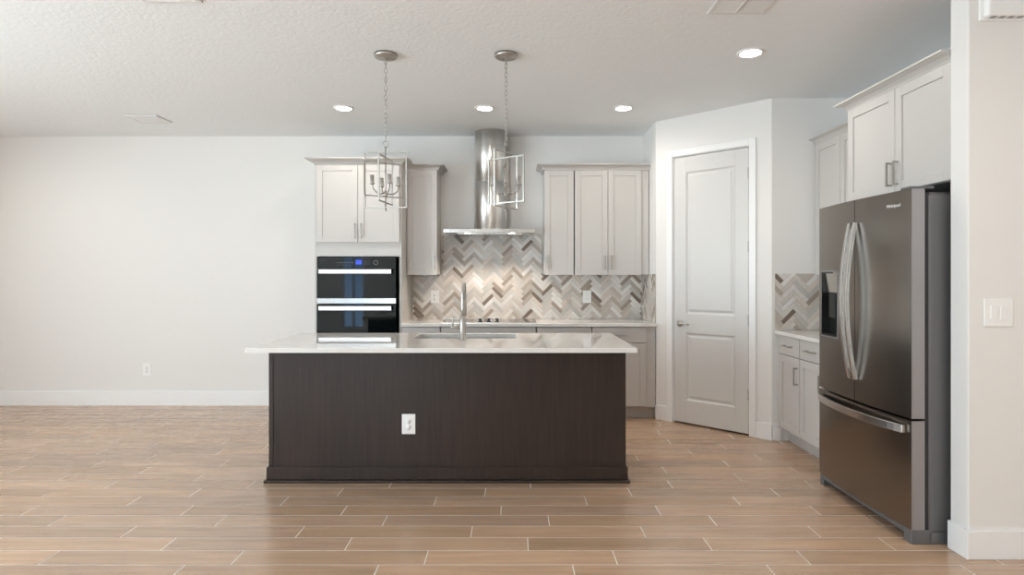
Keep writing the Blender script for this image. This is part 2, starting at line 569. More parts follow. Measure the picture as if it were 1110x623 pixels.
def splash(name, label, origin, ux, nrm, rects, peak, z_off=.0):
    """origin: wall point at local (0, z=0); ux: horizontal direction; nrm: into the room"""
    n = 4; W = .0368; L = n*W; g = .0011
    ux, nrm, o0 = Vector(ux), Vector(nrm), Vector(origin)
    bm = bmesh.new()
    lay = bm.loops.layers.float_color.new('tint'); uvl = bm.loops.layers.uv.new('UVMap')
    X0 = min(r[0] for r in rects); X1 = max(r[1] for r in rects); Z0 = min(r[2] for r in rects); Z1 = max(r[3] for r in rects)
    s2 = math.sqrt(2)
    def toxz(u, v): return ((u - v)/s2 + peak, (u + v)/s2 + z_off)
    def place(x, z, d): return o0 + ux*x + nrm*d + Vector((0, 0, z))
    us = [((x-peak) + (z-z_off))/s2 for x in (X0, X1) for z in (Z0, Z1)]
    vs = [((z-z_off) - (x-peak))/s2 for x in (X0, X1) for z in (Z0, Z1)]
    a0, a1 = int(min(us)/W)-6, int(max(us)/W)+6
    b0, b1 = int(min(vs)/W)-6, int(max(vs)/W)+6
    for a in range(a0, a1):
        for b in range(b0, b1):
            m = (a - b) % (2*n)
            if m == 0: q = (a*W, (a+n)*W, b*W, (b+1)*W, True)
            elif m == 2*n - 1: q = (a*W, (a+1)*W, b*W, (b+n)*W, False)
            else: continue
            u0, u1, v0, v1, hor = q
            cor = [(u0+g, v0+g), (u1-g, v0+g), (u1-g, v1-g), (u0+g, v1-g)]
            poly = [toxz(u, v) for u, v in cor]
            col = tile_color(); ou = R.uniform(0, 30); ov = R.uniform(0, 30)
            for r in rects:
                if not clip(poly, *r): continue
                ch = .0035
                inn = [(u0+g+ch, v0+g+ch), (u1-g-ch, v0+g+ch), (u1-g-ch, v1-g-ch), (u0+g+ch, v1-g-ch)]
                pieces = [inn] + [[cor[i], cor[(i+1) % 4], inn[(i+1) % 4], inn[i]] for i in range(4)]
                for pc in pieces:
                    p = clip([toxz(*q_) for q_ in pc], *r)
                    if not p: continue
                    ps = []
                    for x, z in p:
                        u = ((x-peak)+(z-z_off))/s2; v = ((z-z_off)-(x-peak))/s2
                        dd = max(0, min(u-u0-g, u1-g-u, v-v0-g, v1-g-v, ch))/ch
                        ps.append((x, z, u, v, .0090 + .0017*dd))
                    f = bm.faces.new([bm.verts.new(place(x, z, d)) for x, z, u, v, d in ps])
                    for lp, (x, z, u, v, d) in zip(f.loops, ps):
                        lp[lay] = col
                        lp[uvl].uv = (u + ou, v + ov) if hor else (v + ou, u + ov)
    for r in rects:
        c = [(r[0], r[2]), (r[1], r[2]), (r[1], r[3]), (r[0], r[3])]
        A = [bm.verts.new(place(x, z, .0088)) for x, z in c]; B = [bm.verts.new(place(x, z, .0003)) for x, z in c]
        fs = [bm.faces.new(A), bm.faces.new(B[::-1])] + [bm.faces.new((A[i], B[i], B[(i+1) % 4], A[(i+1) % 4])) for i in range(4)]
        for f in fs: f.material_index = 1
    for f in bm.faces:
        f.normal_update()
        if f.material_index == 0 and f.normal.dot(nrm) < 0: f.normal_flip()
    me = bpy.data.meshes.new(name); bm.to_mesh(me); bm.free()
    me.materials.append(M['tile']); me.materials.append(M['splash_grout'])
    o = bpy.data.objects.new(name, me); COL.objects.link(o)
    tag(o, label, 'backsplash')
    return o
CT = .917                                # counter top height
UB = 1.383                               # underside of the wall cabinets
splash('tile_backsplash', 'beige and brown herringbone tile backsplash rising behind the cooktop and up to the hood', (0, YB, 0), (1,0,0), (0,-1,0),
       [(-1.050, -.744, CT+.001, UB), (-.744, .318, CT+.001, 1.80), (.318, XN-.011, CT+.001, UB)], -.7115, .012)
splash('tile_backsplash', 'narrow strip of herringbone tile on the short side wall left of the pantry door', (XN, YB-.0005, 0), (0,-1,0), (-1,0,0),
       [(.010, YB-PA[1], CT+.001, UB+.005)], .05, .012)
splash('tile_backsplash', 'square of herringbone tile beside the fridge, above the small white counter', (PB[0], PB[1], 0), (1,0,0), (0,-1,0),
       [(.024, XK-PB[0]-.011, CT+.001, UB+.003)], .0955, .028)
splash('tile_backsplash', 'herringbone tile on the right wall, mostly hidden behind the fridge', (XK, PB[1]-.0005, 0), (0,-1,0), (-1,0,0),
       [(.010, 1.02, CT+.001, UB-.003)], .05, .02)

# ------------------------------------------------------------------ cabinets
def shaker(x0, x1, z0, z1, fr=.057, y=0.0, th=.019, rec=.008):
    b = MB()
    b.box(x0, x0+fr, y, y+th, z0, z1); b.box(x1-fr, x1, y, y+th, z0, z1)
    b.box(x0+fr, x1-fr, y, y+th, z0, z0+fr); b.box(x0+fr, x1-fr, y, y+th, z1-fr, z1)
    b.box(x0+fr, x1-fr, y+rec, y+th-.002, z0+fr, z1-fr)
    return b
def pull(x, z, o='v', ln=.137):
    b = MB(); r = .005
    if o == 'v':
        b.box(x-r, x+r, -.034, -.024, z-ln/2, z+ln/2)
        for s in (-1, 1): b.box(x-r, x+r, -.026, 0, z+s*(ln/2-.006)-r, z+s*(ln/2-.006)+r)
    else:
        b.box(x-ln/2, x+ln/2, -.034, -.024, z-r, z+r)
        for s in (-1, 1): b.box(x+s*(ln/2-.006)-r, x+s*(ln/2-.006)+r, -.026, 0, z-r, z+r)
    return b
def crown(W, D, z0, h, p, left=True, right=True, DR=None, DLf=None):
    prof = [(0, z0), (.010, z0), (.012, z0+h*.16), (.018, z0+h*.32), (p*.45, z0+h*.58), (p*.80, z0+h*.74), (p*.86, z0+h*.80), (p, z0+h*.84), (p, z0+h), (0, z0+h)]
    b = MB()
    rings = []
    for q, z in prof:
        pts = []
        if left: pts.append((-q, DLf or D, z))
        pts.append((-q if left else 0, .018-q, z))
        pts.append((W + (q if right else 0), .018-q, z))
        if right: pts.append((W+q, DR or D, z))
        rings.append(pts)
    rings.append(rings[0])
    vs = [[b.bm.verts.new(p_) for p_ in r] for r in rings[:-1]]; vs.append(vs[0])
    for a, c in zip(vs, vs[1:]):
        for i in range(len(a)-1):
            b.bm.faces.new((a[i], a[i+1], c[i+1], c[i]))
    b.bm.faces.new([v[0] for v in vs[:-1]]); b.bm.faces.new([v[-1] for v in vs[:-1]])
    return b
def loose_crown(label, loc, rotz, args):
    c = crown(*args).build('crown_moulding', M['cabinet'])
    tag(c, label, 'moulding'); c.location = loc; c.rotation_euler = (0, 0, rotz)
def cabinet(name, label, loc, rotz, W, D, z0, z1, fronts, toe=False, group=None, body=None, crown_args=None, cat='cabinet'):
    t = thing(name, label, cat, loc, rotz, group)
    b = body or MB()
    if body is None:
        b.box(.004, W-.004, .0215, D, z0, z1)
    if toe:
        b.box(.0, W, .095, D, .0, z0)
    b.build('body', M['cabinet'], t, bevel=.0012)
    for f in fronts:
        k, x0, x1, a, c = f[:5]
        fr = .057 if k == 'door' else None
        if k == 'door': d = shaker(x0, x1, a, c)
        else: d = MB().box(x0, x1, 0, .019, a, c)
        d = d.build(k, M['cabinet'], t, bevel=.0015)
        for q in f[5:]:
            pull(*q).build('handle', M['nickel'], d, bevel=.001)
    if crown_args:
        crown(*crown_args).build('crown', M['cabinet'], t)
    return t
G = .0022
FB = 5.72                        # front plane of the back-wall base cabinets
# double-oven tower
TX, TW = -1.885, .828
tb = MB(); td = YB - FB - .002
tb.box(0, .022, .0215, td, .105, 2.436); tb.box(TW-.022, TW, .0215, td, .105, 2.436)
tb.box(.022, TW-.022, .0215, td, 1.556, 2.436); tb.box(.022, TW-.022, .0215, td, .105, .440)
tb.box(.022, TW-.022, td-.02, td, .44, 1.556)
tower = cabinet('oven_cabinet', 'tall pale cabinet on the left holding the black double oven', (TX, FB, 0), 0, TW, td, .105, 2.436,
    [('door', .018, TW/2-G, 1.69, 2.43, (TW/2-.030, 1.80, 'v', .135)), ('door', TW/2+G, TW-.018, 1.69, 2.43, (TW/2+.030, 1.80, 'v', .135)),
     ('drawer', .018, TW-.018, .125, .425, (TW/2, .36, 'h'))], toe=True, body=tb)
loose_crown('pale crown moulding on top of the tall oven cabinet', (TX, FB, 0), 0, (TW, td, 2.4365, .052, .078, True, True, .205))
# left wall cabinet
UF = 6.0; ud = YB - UF - .011
cabinet('upper_cabinet', 'narrow pale wall cabinet between the oven tower and the range hood', (-1.055, UF, 0), 0, .307, ud, UB, 2.43,
    [('door', .004, .303, UB-.004, 2.426, (.303-.030, 1.505, 'v', .135))], )
loose_crown('short pale crown moulding over the narrow cabinet left of the range hood', (-1.055, UF, 0), 0, (.307, ud, 2.4305, .054, .07, False, True))
# right wall cabinets, two units and a filler under one crown
u1 = cabinet('upper_cabinet', 'single-door wall cabinet immediately right of the range hood', (.323, UF, 0), 0, .300, ud, UB, 2.43,
    [('door', .003, .300-.006, UB-.004, 2.426, (.034, 1.505, 'v', .135))])
u2 = cabinet('upper_cabinet', 'two-door wall cabinet nearest the pantry on the back wall', (.624, UF, 0), 0, .753, ud, UB, 2.43,
    [('door', .006, .336-G, UB-.004, 2.426, (.336-.032, 1.505, 'v', .14)), ('door', .336+G, .671, UB-.004, 2.426, (.336+.034, 1.505, 'v', .14))])
c = crown(1.055, ud, 2.4305, .054, .07, True, False).build('crown_moulding', M['cabinet'])
tag(c, 'pale crown moulding over the wall cabinets right of the range hood', 'moulding'); c.location = (.323, UF, 0)

# base cabinets along the back wall
def base_cab(label, loc, rotz, W, D, split2=False, hinge='l', filler=0.0, hd=None, x_off=0.0):
    z0, z1 = .115, .886
    w = W - filler; x0, x1 = x_off + .0045, w - .0045
    fr = [('drawer', x0, x1, .735, .879, ((x0+x1)/2, .805, 'h', .13))]
    if split2:
        m = (x0+x1)/2
        fr += [('door', x0, m-G, .128, .728, (m-.03, .60, 'v')), ('door', m+G, x1, .128, .728, (m+.03, .60, 'v'))]
    else:
        hx = x1-.03 if hinge == 'l' else x0+.03
        fr += [('door', x0, x1, .128, .728, (hx, .590, 'v'))]
    return cabinet('base_cabinet', label, loc, rotz, W, D, z0, z1, fr, toe=True)
bd = YB - FB - .002
base_cab('small base cabinet under the back counter, right beside the oven tower', (-1.055, FB, 0), 0, .371, bd)
base_cab('wide base cabinet directly beneath the cooktop', (-.683, FB, 0), 0, .915, bd, split2=True)
base_cab('base cabinet immediately right of the cooktop, mostly hidden by the island', (.233, FB, 0), 0, .528, bd)
base_cab('base cabinet at the right end of the back counter, beside the pantry', (.762, FB, 0), 0, .6155, bd, hinge='r', filler=.0955)
# back countertop
o = MB().box(-1.055, XN-.002, FB-.025, YB-.0105, .8865, CT).build('countertop', M['quartz'], bevel=.003)
tag(o, 'white quartz countertop along the back wall under the herringbone tile', 'countertop'); origin_to(o, (.16, 6.0, .8865))

# right-hand run (fronts face -X)
RF = 2.205; rd = XK - RF - .002
QR = -PI/2
base_cab('white base cabinet against the pantry wall, far one of the pair by the fridge', (RF, PB[1]-.002, 0), QR, .386, rd, x_off=.026)
base_cab('white base cabinet next to the fridge, nearer one of the pair', (RF, PB[1]-.002-.387, 0), QR, .375, rd)
MB_ = MB().box(RF+.0215, XK-.002, 3.972, PB[1]-.002-.387-.376, 0, .886)
o = MB_.build('filler_panel', M['cabinet']); tag(o, 'pale filler panel closing the gap behind the fridge under the small counter', 'panel')
o = MB().box(RF-.025, XK-.0105, 3.972, PB[1]-.0105, .8865, CT).build('countertop', M['quartz'], bevel=.003)
tag(o, 'small white quartz countertop at the right, beside the fridge', 'countertop'); origin_to(o, (2.5, 4.5, .8865))
RU = 2.508; rud = XK - RU - .002
cabinet('upper_cabinet', 'white wall cabinet against the pantry wall, far left of the fridge cabinet', (RU, PB[1]-.002, 0), QR, .400, rud, UB, 2.452,
    [('door', .024, .398, UB-.004, 2.448, (.398-.03, 1.505, 'v'))])
cabinet('upper_cabinet', 'white wall cabinet adjoining the higher fridge cabinet', (RU, PB[1]-.002-.401, 0), QR, .610, rud, UB, 2.452,
    [('door', .002, .380, UB-.004, 2.448, (.380-.03, 1.505, 'v'))])
c = crown(1.0105, rud, 2.4525, .052, .06, False, False).build('crown_moulding', M['cabinet'])
tag(c, 'white crown moulding over the wall cabinets between pantry and fridge cabinet', 'moulding'); c.location = (RU, PB[1]-.002, 0); c.rotation_euler = (0, 0, QR)
# cabinet over the fridge
FU = 2.215; fd = XK - FU - .002; FW = .945; FY = 3.968
cabinet('fridge_cabinet', 'deep white two-door cabinet above the refrigerator', (FU, FY, 0), QR, FW, fd, 1.85, 2.452,
    [('door', .012, FW/2+.025-G, 1.852, 2.448, (FW/2+.025-.030, 1.957, 'v', .14)), ('door', FW/2+.025+G, FW-.004, 1.852, 2.448, (FW/2+.025+.030, 1.957, 'v', .14))],
)
loose_crown('white crown moulding on the deep cabinet above the refrigerator', (FU, FY, 0), QR, (FW, fd, 2.4525, .055, .07, True, False, None, .27))

# ------------------------------------------------------------------ double oven
def build_oven():
    t = thing('double_oven', 'black glass double wall oven with two stainless bar handles in the tall cabinet', 'oven', (-1.481, FB, .4405))
    w = .752/2; z = lambda v: v - .4405
    MB().box(-w+.012, w-.012, .02, .55, .002, z(1.545)).build('housing', M['black'], t)
    cp = MB().box(-w, w, -.018, .02, z(1.437), z(1.549)).build('control_panel', M['blackglass'], t, bevel=.002)
    MB().box(-.006, .052, -.0195, -.0175, z(1.478), z(1.520)).build('display', M['display'], cp)
    im = simple('icon_grey', (.25, .26, .28), .5)
    def icon(x, zz, w2, h2): MB().box(x-w2, x+w2, -.0188, -.0175, z(zz)-h2, z(zz)+h2).build('touch_icon', im, cp)
    for i in range(7): icon(-.179+i*.024, 1.4965, .006, .0025)
    for i in range(5): icon(-.181+i*.03, 1.470, .0035, .0015)
    for i in range(3):
        for j in range(3): icon(.078+i*.02, 1.4805+j*.016, .0025, .0025)
    MB().loft([[(.185+r*math.cos(2*PI*k/20), y, z(1.497)+r*math.sin(2*PI*k/20)) for k in range(20)] for r, y in ((.022, -.0182), (.022, -.0188), (.018, -.0188), (.018, -.0182))], caps=False).build('touch_icon', im, cp)
    def odoor(z0, z1, hz):
        d = MB().box(-w, w, -.020, .018, z(z0), z(z1)).build('oven_door', M['blackglass'], t, bevel=.002)
        h = MB(); h.box(-.343, .343, -.072, -.050, z(hz)-.021, z(hz)+.021)
        for s in (-1, 1): h.box(s*.315-.012, s*.315+.012, -.052, -.019, z(hz)-.012, z(hz)+.012)
        h.build('door_handle', M['handle'], d, bevel=.003)
    odoor(1.160, 1.434, 1.411)
    MB().box(-w, w, -.016, .018, z(1.106), z(1.157)).build('vent_trim', M['trimsteel'], t, bevel=.002)
    odoor(.49, 1.103, 1.064)
    MB().box(-w, w, -.012, .018, z(.4425), z(.487)).build('bottom_trim', M['steel'], t, bevel=.002)
build_oven()

# ------------------------------------------------------------------ range hood
def build_hood():
    cx = -.22
    t = thing('range_hood', 'stainless chimney range hood mounted above the cooktop', 'range hood', (cx, YB-.0105, 1.80))
    w, d = .445, .50
    b = MB()   # canopy: thin slab over a tapered lip
    def ring(i, z): return [(-w+i, -d+i, z), (w-i, -d+i, z), (w-i, -.001, z), (-w+i, -.001, z)]
    b.loft([ring(.03, -.012), ring(.0, -.010), ring(0, .024), ring(.004, .030)], smooth=False)
    cn = b.build('canopy', M['canopy'], t, bevel=.0015)
    f = MB()
    for i in range(2):
        x0 = -.32 + i*.325
        f.box(x0, x0+.315, -.40, -.12, -.016, -.0115)
    f.build('grease_filter', M['steel'], cn)
    for s in (-1, 1):
        MB().lathe([(.0001, -.0155), (.028, -.015), (.028, -.0115)], (s*.218, -.435, 0), 18).build('lamp', M['hoodlamp'], cn)
    b = MB()   # round chimney: lower sleeve, upper sleeve
    def half(r, z, back=-.001):
        pts = [(r*math.cos(a), -.155 + r*math.sin(a), z) for a in [math.pi + math.pi*i/28 for i in range(29)]]
        return pts + [(r, back, z), (-r, back, z)]
    b.loft([half(.168, .028), half(.168, .525)], smooth=True)
    lo = b.build('chimney', M['hood'], t)
    b = MB(); b.loft([half(.164, .525), half(.164, H-1.80-.001)], smooth=True); b.build('upper_chimney', M['hood'], t)
    b = MB(); b.loft([half(.180, .0295), half(.180, .036), half(.170, .040)], smooth=False); b.build('collar', M['hood'], t)
    for s in (-1, 1):
        l = bpy.data.lights.new('hood_light', 'SPOT'); l.energy = HOOD_WATT; l.spot_size = math.radians(121); l.spot_blend = .4
        l.color = (1, .86, .72); l.shadow_soft_size = .025
        lo_ = bpy.data.objects.new('hood_light', l); COL.objects.link(lo_); lo_.parent = t; lo_.location = (s*.218, -.435, -.03)
build_hood()

# ------------------------------------------------------------------ cooktop
def build_cooktop():
    t = thing('cooktop', 'black glass cooktop with three black knobs set in the back counter', 'cooktop', (-.22, 5.99, CT+.0005))
    b = MB().box(-.455, .455, -.235, .255, 0, .007).build('glass_top', simple('cooktop_glass', (.05, .042, .038), .08, 0, .6), t, bevel=.003)
    f = MB(); f.box(-.459, .459, -.239, -.2355, 0, .009); f.box(-.459, .459, .2555, .259, 0, .009); f.box(-.459, -.4555, -.2355, .2555, 0, .009); f.box(.4555, .459, -.2355, .2555, 0, .009)
    f.build('metal_rim', M['steel'], t)
    for x, y, r in ((-.30, .12, .085), (-.30, -.11, .075), (.02, .12, .10), (.32, .12, .075), (.32, -.10, .095)):
        MB().lathe([(r, .0071), (r, .0076), (r-.004, .0076), (r-.004, .0071)], (x, y, 0), 32, caps=False).build('burner_ring', simple('ring_grey', (.2, .2, .2), .4), b)
    for i in range(3):
        x = -.088 + i*.082
        k = MB().lathe([(.024, .007), (.024, .011), (.013, .015), (.012, .026), (.019, .031), (.019, .036), (.010, .040), (.0001, .041)], (x, -.165, 0), 18).build('knob', M['black'], t)
build_cooktop()

# ------------------------------------------------------------------ island
IX0, IX1 = -1.613, .755
IY0, IY1 = 3.975, 4.705
def build_island():
    t = thing('kitchen_island', 'dark espresso wood kitchen island with a flat front panel and low plinth', 'island', ((IX0+IX1)/2, (IY0+IY1)/2, 0))
    x0, x1 = IX0-(IX0+IX1)/2, IX1-(IX0+IX1)/2
    y0, y1 = IY0-(IY0+IY1)/2, IY1-(IY0+IY1)/2
    # hollow carcass so that the sink hangs free inside
    b = MB()
    b.box(x0+.004, x0+.022, y0+.02, y1-.022, .02, .887); b.box(x1-.022, x1-.004, y0+.02, y1-.022, .02, .887)
    b.box(x0+.022, x1-.022, y0+.02, y1-.022, .06, .10)
    b.box(x0+.022, x1-.022, y1-.04, y1-.022, .10, .887)
    b.build('carcass', M['wood'], t)
    nP = 1
    b = MB()
    xs = [x0+.030 + (x1-x0-.034)*i/nP for i in range(nP+1)]
    for a, c in zip(xs, xs[1:]): b.box(a, c, y0+.003, y0+.02, .05, .887)
    b.build('front_panel', M['wood'], t)
    for s in (0, 1):
        b = MB(); e = x0 if s == 0 else x1
        if s == 0: b.box(x0, x0+.029, y0, y0+.02, .05, .887); b.box(x0, x0+.004, y0+.02, y1-.02, .05, .887)
        else: b.box(x1-.004, x1, y0, y1-.02, .05, .887)
        b.build('end_panel', M['wood'], t, bevel=.0015)
    m = .012
    b = MB(); b.box(x0-m, x1+m, y0-m, y0-.0005, .018, .102); b.box(x0-m, x0-.0005, y0-.0005, y1-.02, .018, .102); b.box(x1+.0005, x1+m, y0-.0005, y1-.02, .018, .102)
    b.box(x0, x1, y0, y1-.1, .018, .048)
    b.build('plinth', M['wood'], t, bevel=.004)
    m = .027
    b = MB(); b.box(x0-m, x1+m, y0-m, y0-.0005, 0, .018); b.box(x0-m, x0, y0-.0005, y1-.02, 0, .018); b.box(x1, x1+m, y0-.0005, y1-.02, 0, .018)
    b.build('shoe_moulding', M['wood'], t, bevel=.006)
    n = 4; w = (x1-x0-.01)/n
    for i in range(n):
        a = x0 + .005 + i*w
        d = shaker(a+.002, a+w-.002, .12, .875)
        # doors on the cooking side, mirrored to face +Y
        for v in d.bm.verts: v.co.y = y1 - v.co.y
        d = d.build('door', M['wood'], t, bevel=.0015)
        p = pull(a+w-.04 if i % 2 == 0 else a+.04, .72, 'v')
        for v in p.bm.verts: v.co.y = y1 - v.co.y
        p.build('handle', M['nickel'], d)
build_island()
# island worktop with a sink cut-out
SX0, SX1, SY0, SY1 = -.715, .030, 4.325, 4.665
def build_worktop():
    X0, X1, Y0, Y1 = -1.662, .782, 3.731, 4.745
    z0, z1 = .8875, .917
    def rr(x0, x1, y0, y1, r, n=6):
        pts = []
        for cx, cy, a0 in ((x1-r, y0+r, -PI/2), (x1-r, y1-r, 0), (x0+r, y1-r, PI/2), (x0+r, y0+r, PI)):
            for i in range(n+1):
                a = a0 + PI/2*i/n; pts.append((cx+r*math.cos(a), cy+r*math.sin(a)))
        return pts
    n = 6
    outer, inner = rr(X0, X1, Y0, Y1, .006, n), rr(SX0, SX1, SY0, SY1, .03, n)
    b = MB()
    def ring(poly, z): return [(x, y, z) for x, y in poly]
    rings = [ring(inner, z0), ring(outer, z0), ring(rr(X0, X1, Y0, Y1, .006, n), z1-.003), ring(rr(X0+.003, X1-.003, Y0+.003, Y1-.003, .006, n), z1),
             ring(rr(SX0-.002, SX1+.002, SY0-.002, SY1+.002, .03, n), z1), ring(inner, z1-.002)]
    vs = [[b.bm.verts.new(p) for p in r] for r in rings]; vs.append(vs[0])
    k = len(vs[0])
    for a, c in zip(vs, vs[1:]):
        for i in range(k): b.bm.faces.new((a[i], a[(i+1) % k], c[(i+1) % k], c[i]))
    o = b.build('island_countertop', M['quartz'])
    tag(o, 'large white quartz countertop overhanging the dark kitchen island', 'countertop'); origin_to(o, (-.44, 4.24, z0))
    # sink
    b = MB(); zt = z0 - .0005
    a = rr(SX0-.02, SX1+.02, SY0-.018, SY1+.012, .035, n); c = rr(SX0+.002, SX1-.002, SY0+.002, SY1-.002, .03, n)
    c2 = rr(SX0+.006, SX1-.006, SY0+.006, SY1-.006, .03, n); c3 = rr(SX0+.03, SX1-.03, SY0+.03, SY1-.03, .02, n)
    d2 = rr(SX0-.003, SX1+.003, SY0-.003, SY1+.003, .033, n)
    seqs = [(a, zt), (c, zt), (c2, zt-.20), (c3, zt-.215)]
    vs = [[b.bm.verts.new((x, y, z)) for x, y in p] for p, z in seqs]
    for p, q in zip(vs, vs[1:]):
        for i in range(k): b.bm.faces.new((p[i], p[(i+1) % k], q[(i+1) % k], q[i]))
    b.bm.faces.new(vs[-1])
    out = [(a, zt-.003), (d2, zt-.003), (d2, zt-.222)]
    wv = [[b.bm.verts.new((x, y, z)) for x, y in p] for p, z in out]
    for i in range(k): b.bm.faces.new((vs[0][i], vs[0][(i+1) % k], wv[0][(i+1) % k], wv[0][i]))
    for p, q in zip(wv, wv[1:]):
        for i in range(k): b.bm.faces.new((p[i], p[(i+1) % k], q[(i+1) % k], q[i]))
    b.bm.faces.new(wv[-1])
    t = thing('sink', 'stainless undermount sink sunk into the island countertop', 'sink', ((SX0+SX1)/2, (SY0+SY1)/2, zt-.222))
    for v in b.bm.verts: v.co -= Vector(((SX0+SX1)/2, (SY0+SY1)/2, zt-.222))
    b.build('basin', M['steel'], t)
    MB().lathe([(.042, .008), (.042, .010), (.030, .011), (.028, .009), (.0001, .009)], (0, 0, 0), 24).build('drain', M['nickel'], t)
build_worktop()

# faucet
def build_faucet():
    t = thing('faucet', 'brushed nickel pull-down faucet standing at the island sink', 'faucet', (-.347, 4.225, CT+.0003))
    b = MB(); b.lathe([(.027, 0), (.027, .004), (.0235, .006), (.0235, .10), (.0205, .165), (.0165, .168)], (0, 0, 0), 24)
    b.build('body', M['nickel'], t)
    b = MB(); r = .0130
    pts = [(0, 0, .16), (0, 0, .22), (0, 0, .30)]
    ra = .078
    for i in range(13):
        a = PI - PI*1.02*i/12
        pts.append((0, ra + ra*math.cos(a), .315 + ra*math.sin(a)))
    pts.append((0, 2*ra-.001, .27))
    b.tube(pts, r, 14); b.build('spout', M['nickel'], t)
    b = MB(); b.lathe([(.0001, 0), (.014, .002), (.017, .05), (.0155, .12), (.013, .122)], (0, 2*ra-.001, .155), 16); b.build('spray_head', M['nickel'], t)
    b = MB(); b.lathe([(.013, -.082), (.014, -.080), (.014, -.02)], (0, 0, .088), 16, 'x')
    b.tube([(-.070, 0, .092), (-.070, 0, .125), (-.070, 0, .162), (-.072, 0, .170)], .0052, 10); b.build('lever', M['nickel'], t)
build_faucet()

# ------------------------------------------------------------------ refrigerator
def build_fridge():
    W = .91; XF = 2.000; Yf = 3.955
    t = thing('refrigerator', 'dark stainless french door refrigerator with a bottom freezer drawer', 'refrigerator', (XF, Yf, 0), QR)
    bow = .028; yb = .094
    def yf(x): return bow*((2*x/W - 1)**2)
    def shell(xs, zs, occ, back=yb):
        b = MB(); cache = {}
        def V(i, j, k):
            key = (i, j, k)
            if key not in cache: cache[key] = b.bm.verts.new((xs[i], yf(xs[i]) if k == 0 else back, zs[j]))
            return cache[key]
        nx, nz = len(xs)-1, len(zs)-1
        O = lambda i, j: 0 <= i < nx and 0 <= j < nz and occ(i, j)
        for i in range(nx):
            for j in range(nz):
                if not O(i, j): continue
                f = b.bm.faces.new((V(i,j,0), V(i+1,j,0), V(i+1,j+1,0), V(i,j+1,0))); f.smooth = False
                b.bm.faces.new((V(i,j,1), V(i,j+1,1), V(i+1,j+1,1), V(i+1,j,1)))
                if not O(i-1, j): b.bm.faces.new((V(i,j,0), V(i,j+1,0), V(i,j+1,1), V(i,j,1)))
                if not O(i+1, j): b.bm.faces.new((V(i+1,j,0), V(i+1,j,1), V(i+1,j+1,1), V(i+1,j+1,0)))
                if not O(i, j-1): b.bm.faces.new((V(i,j,0), V(i,j,1), V(i+1,j,1), V(i+1,j,0)))
                if not O(i, j+1): b.bm.faces.new((V(i,j+1,0), V(i+1,j+1,0), V(i+1,j+1,1), V(i,j+1,1)))
        return b
    def span(a, c, n): return [a + (c-a)*i/n for i in range(n+1)]
    c = W/2
    # cabinet body
    b = MB(); b.box(.004, W-.004, .108, .80, .04, 1.795)
    b.build('body', M['fridge_side'], t, bevel=.035, seg=5)
    b = MB(); b.box(.006, W-.006, yb, .118, .065, 1.785); b.build('gasket', M['gasket'], t)
    # kick grille and feet
    b = MB(); b.box(.045, W-.065, .030, .11, .040, .073); b.box(.004, .045, .030, .13, .0, .073); b.box(W-.065, W-.003, .030, .13, .0, .073); b.box(W-.05, W-.003, .13, .80, .0, .06); b.box(.006, .05, .13, .8, 0, .06)
    b.build('base_grille', M['fridge_side'], t, bevel=.004)
    # left (far) door with the dispenser opening
    dx0, dx1, dz0, dzm, dz1 = .050, .262, .985, 1.262, 1.392
    xs = sorted(span(0, .050, 2) + span(.050, .262, 8)[1:] + span(.262, c-.0025, 8)[1:])
    zs = [.640, dz0, dz1, 1.808]
    ld = shell(xs, zs, lambda i, j: not (j == 1 and dx0-1e-6 <= xs[i] and xs[i+1] <= dx1+1e-6)).build('door', M['fridge'], t)
    xs2 = span(c+.0025, W, 14)
    rdoor = shell(xs2, [.640, 1.808], lambda i, j: True).build('door', M['fridge'], t)
    xs3 = span(0, W, 26)
    dr = shell(xs3, [.075, .628], lambda i, j: True).build('freezer_drawer', M['fridge'], t)
    # top bevel strip of the drawer
    # silver end strips of doors and drawer
    for par, z0, z1 in ((rdoor, .640, 1.808), (dr, .075, .628)):
        e = MB().box(W+.0002, W+.003, yf(W)+.001, yb, z0, z1).build('edge_strip', M['fridge_edge'], par); e['label'] = 'silver edge strip'
    for par, z0, z1 in ((ld, .640, 1.808), (dr, .075, .628)):
        e = MB().box(-.003, -.0002, yf(0)+.001, yb, z0, z1).build('edge_strip', M['fridge_edge'], par); e['label'] = 'silver edge strip'
    # dispenser
    ym = (yf(dx0)+yf(dx1))/2
    dn = MB()
    fw = .008
    dn.box(dx0, dx1, .072, .088, dz0, dz1)                                    # back of niche
    dn.box(dx0, dx0+.004, .016, .072, dz0, dz1); dn.box(dx1-.004, dx1, .008, .072, dz0, dz1)
    dn.box(dx0+.004, dx1-.004, .014, .072, dz0, dz0+.012); dn.box(dx0+.004, dx1-.004, .016, .072, dz1-.01, dz1)
    dn = dn.build('dispenser_niche', M['black'], ld)
    fr = MB()
    def yy(x): return yf(x) - .004
    for (a, d, z0, z1) in ((dx0-fw, dx0, dz0-fw, dz1+fw), (dx1, dx1+fw, dz0-fw, dz1+fw)):
        fr.box(a, d, yy((a+d)/2), yy((a+d)/2)+.012, z0, z1)
    n = 5
    for i in range(n):
        a, d = dx0 + (dx1-dx0)*i/n, dx0 + (dx1-dx0)*(i+1)/n
        m = yy((a+d)/2)
        fr.box(a, d, m, m+.012, dz0-fw, dz0); fr.box(a, d, m, m+.012, dz1, dz1+fw)
    fr.build('dispenser_frame', M['fridge_edge'], ld)
    xs4 = span(dx0+.002, dx1-.002, 5)
    pn = shell(xs4, [dzm, dz1-.002], lambda i, j: True, back=.06)
    for v in pn.bm.verts:
        if v.co.y < .05: v.co.y += .006 - (.0 if v.co.z > dzm+.05 else -.012)
    pn.build('dispenser_panel', brushed('dispenser_grey', (.58, .56, .52), .2, (60, 60, 60)), ld)
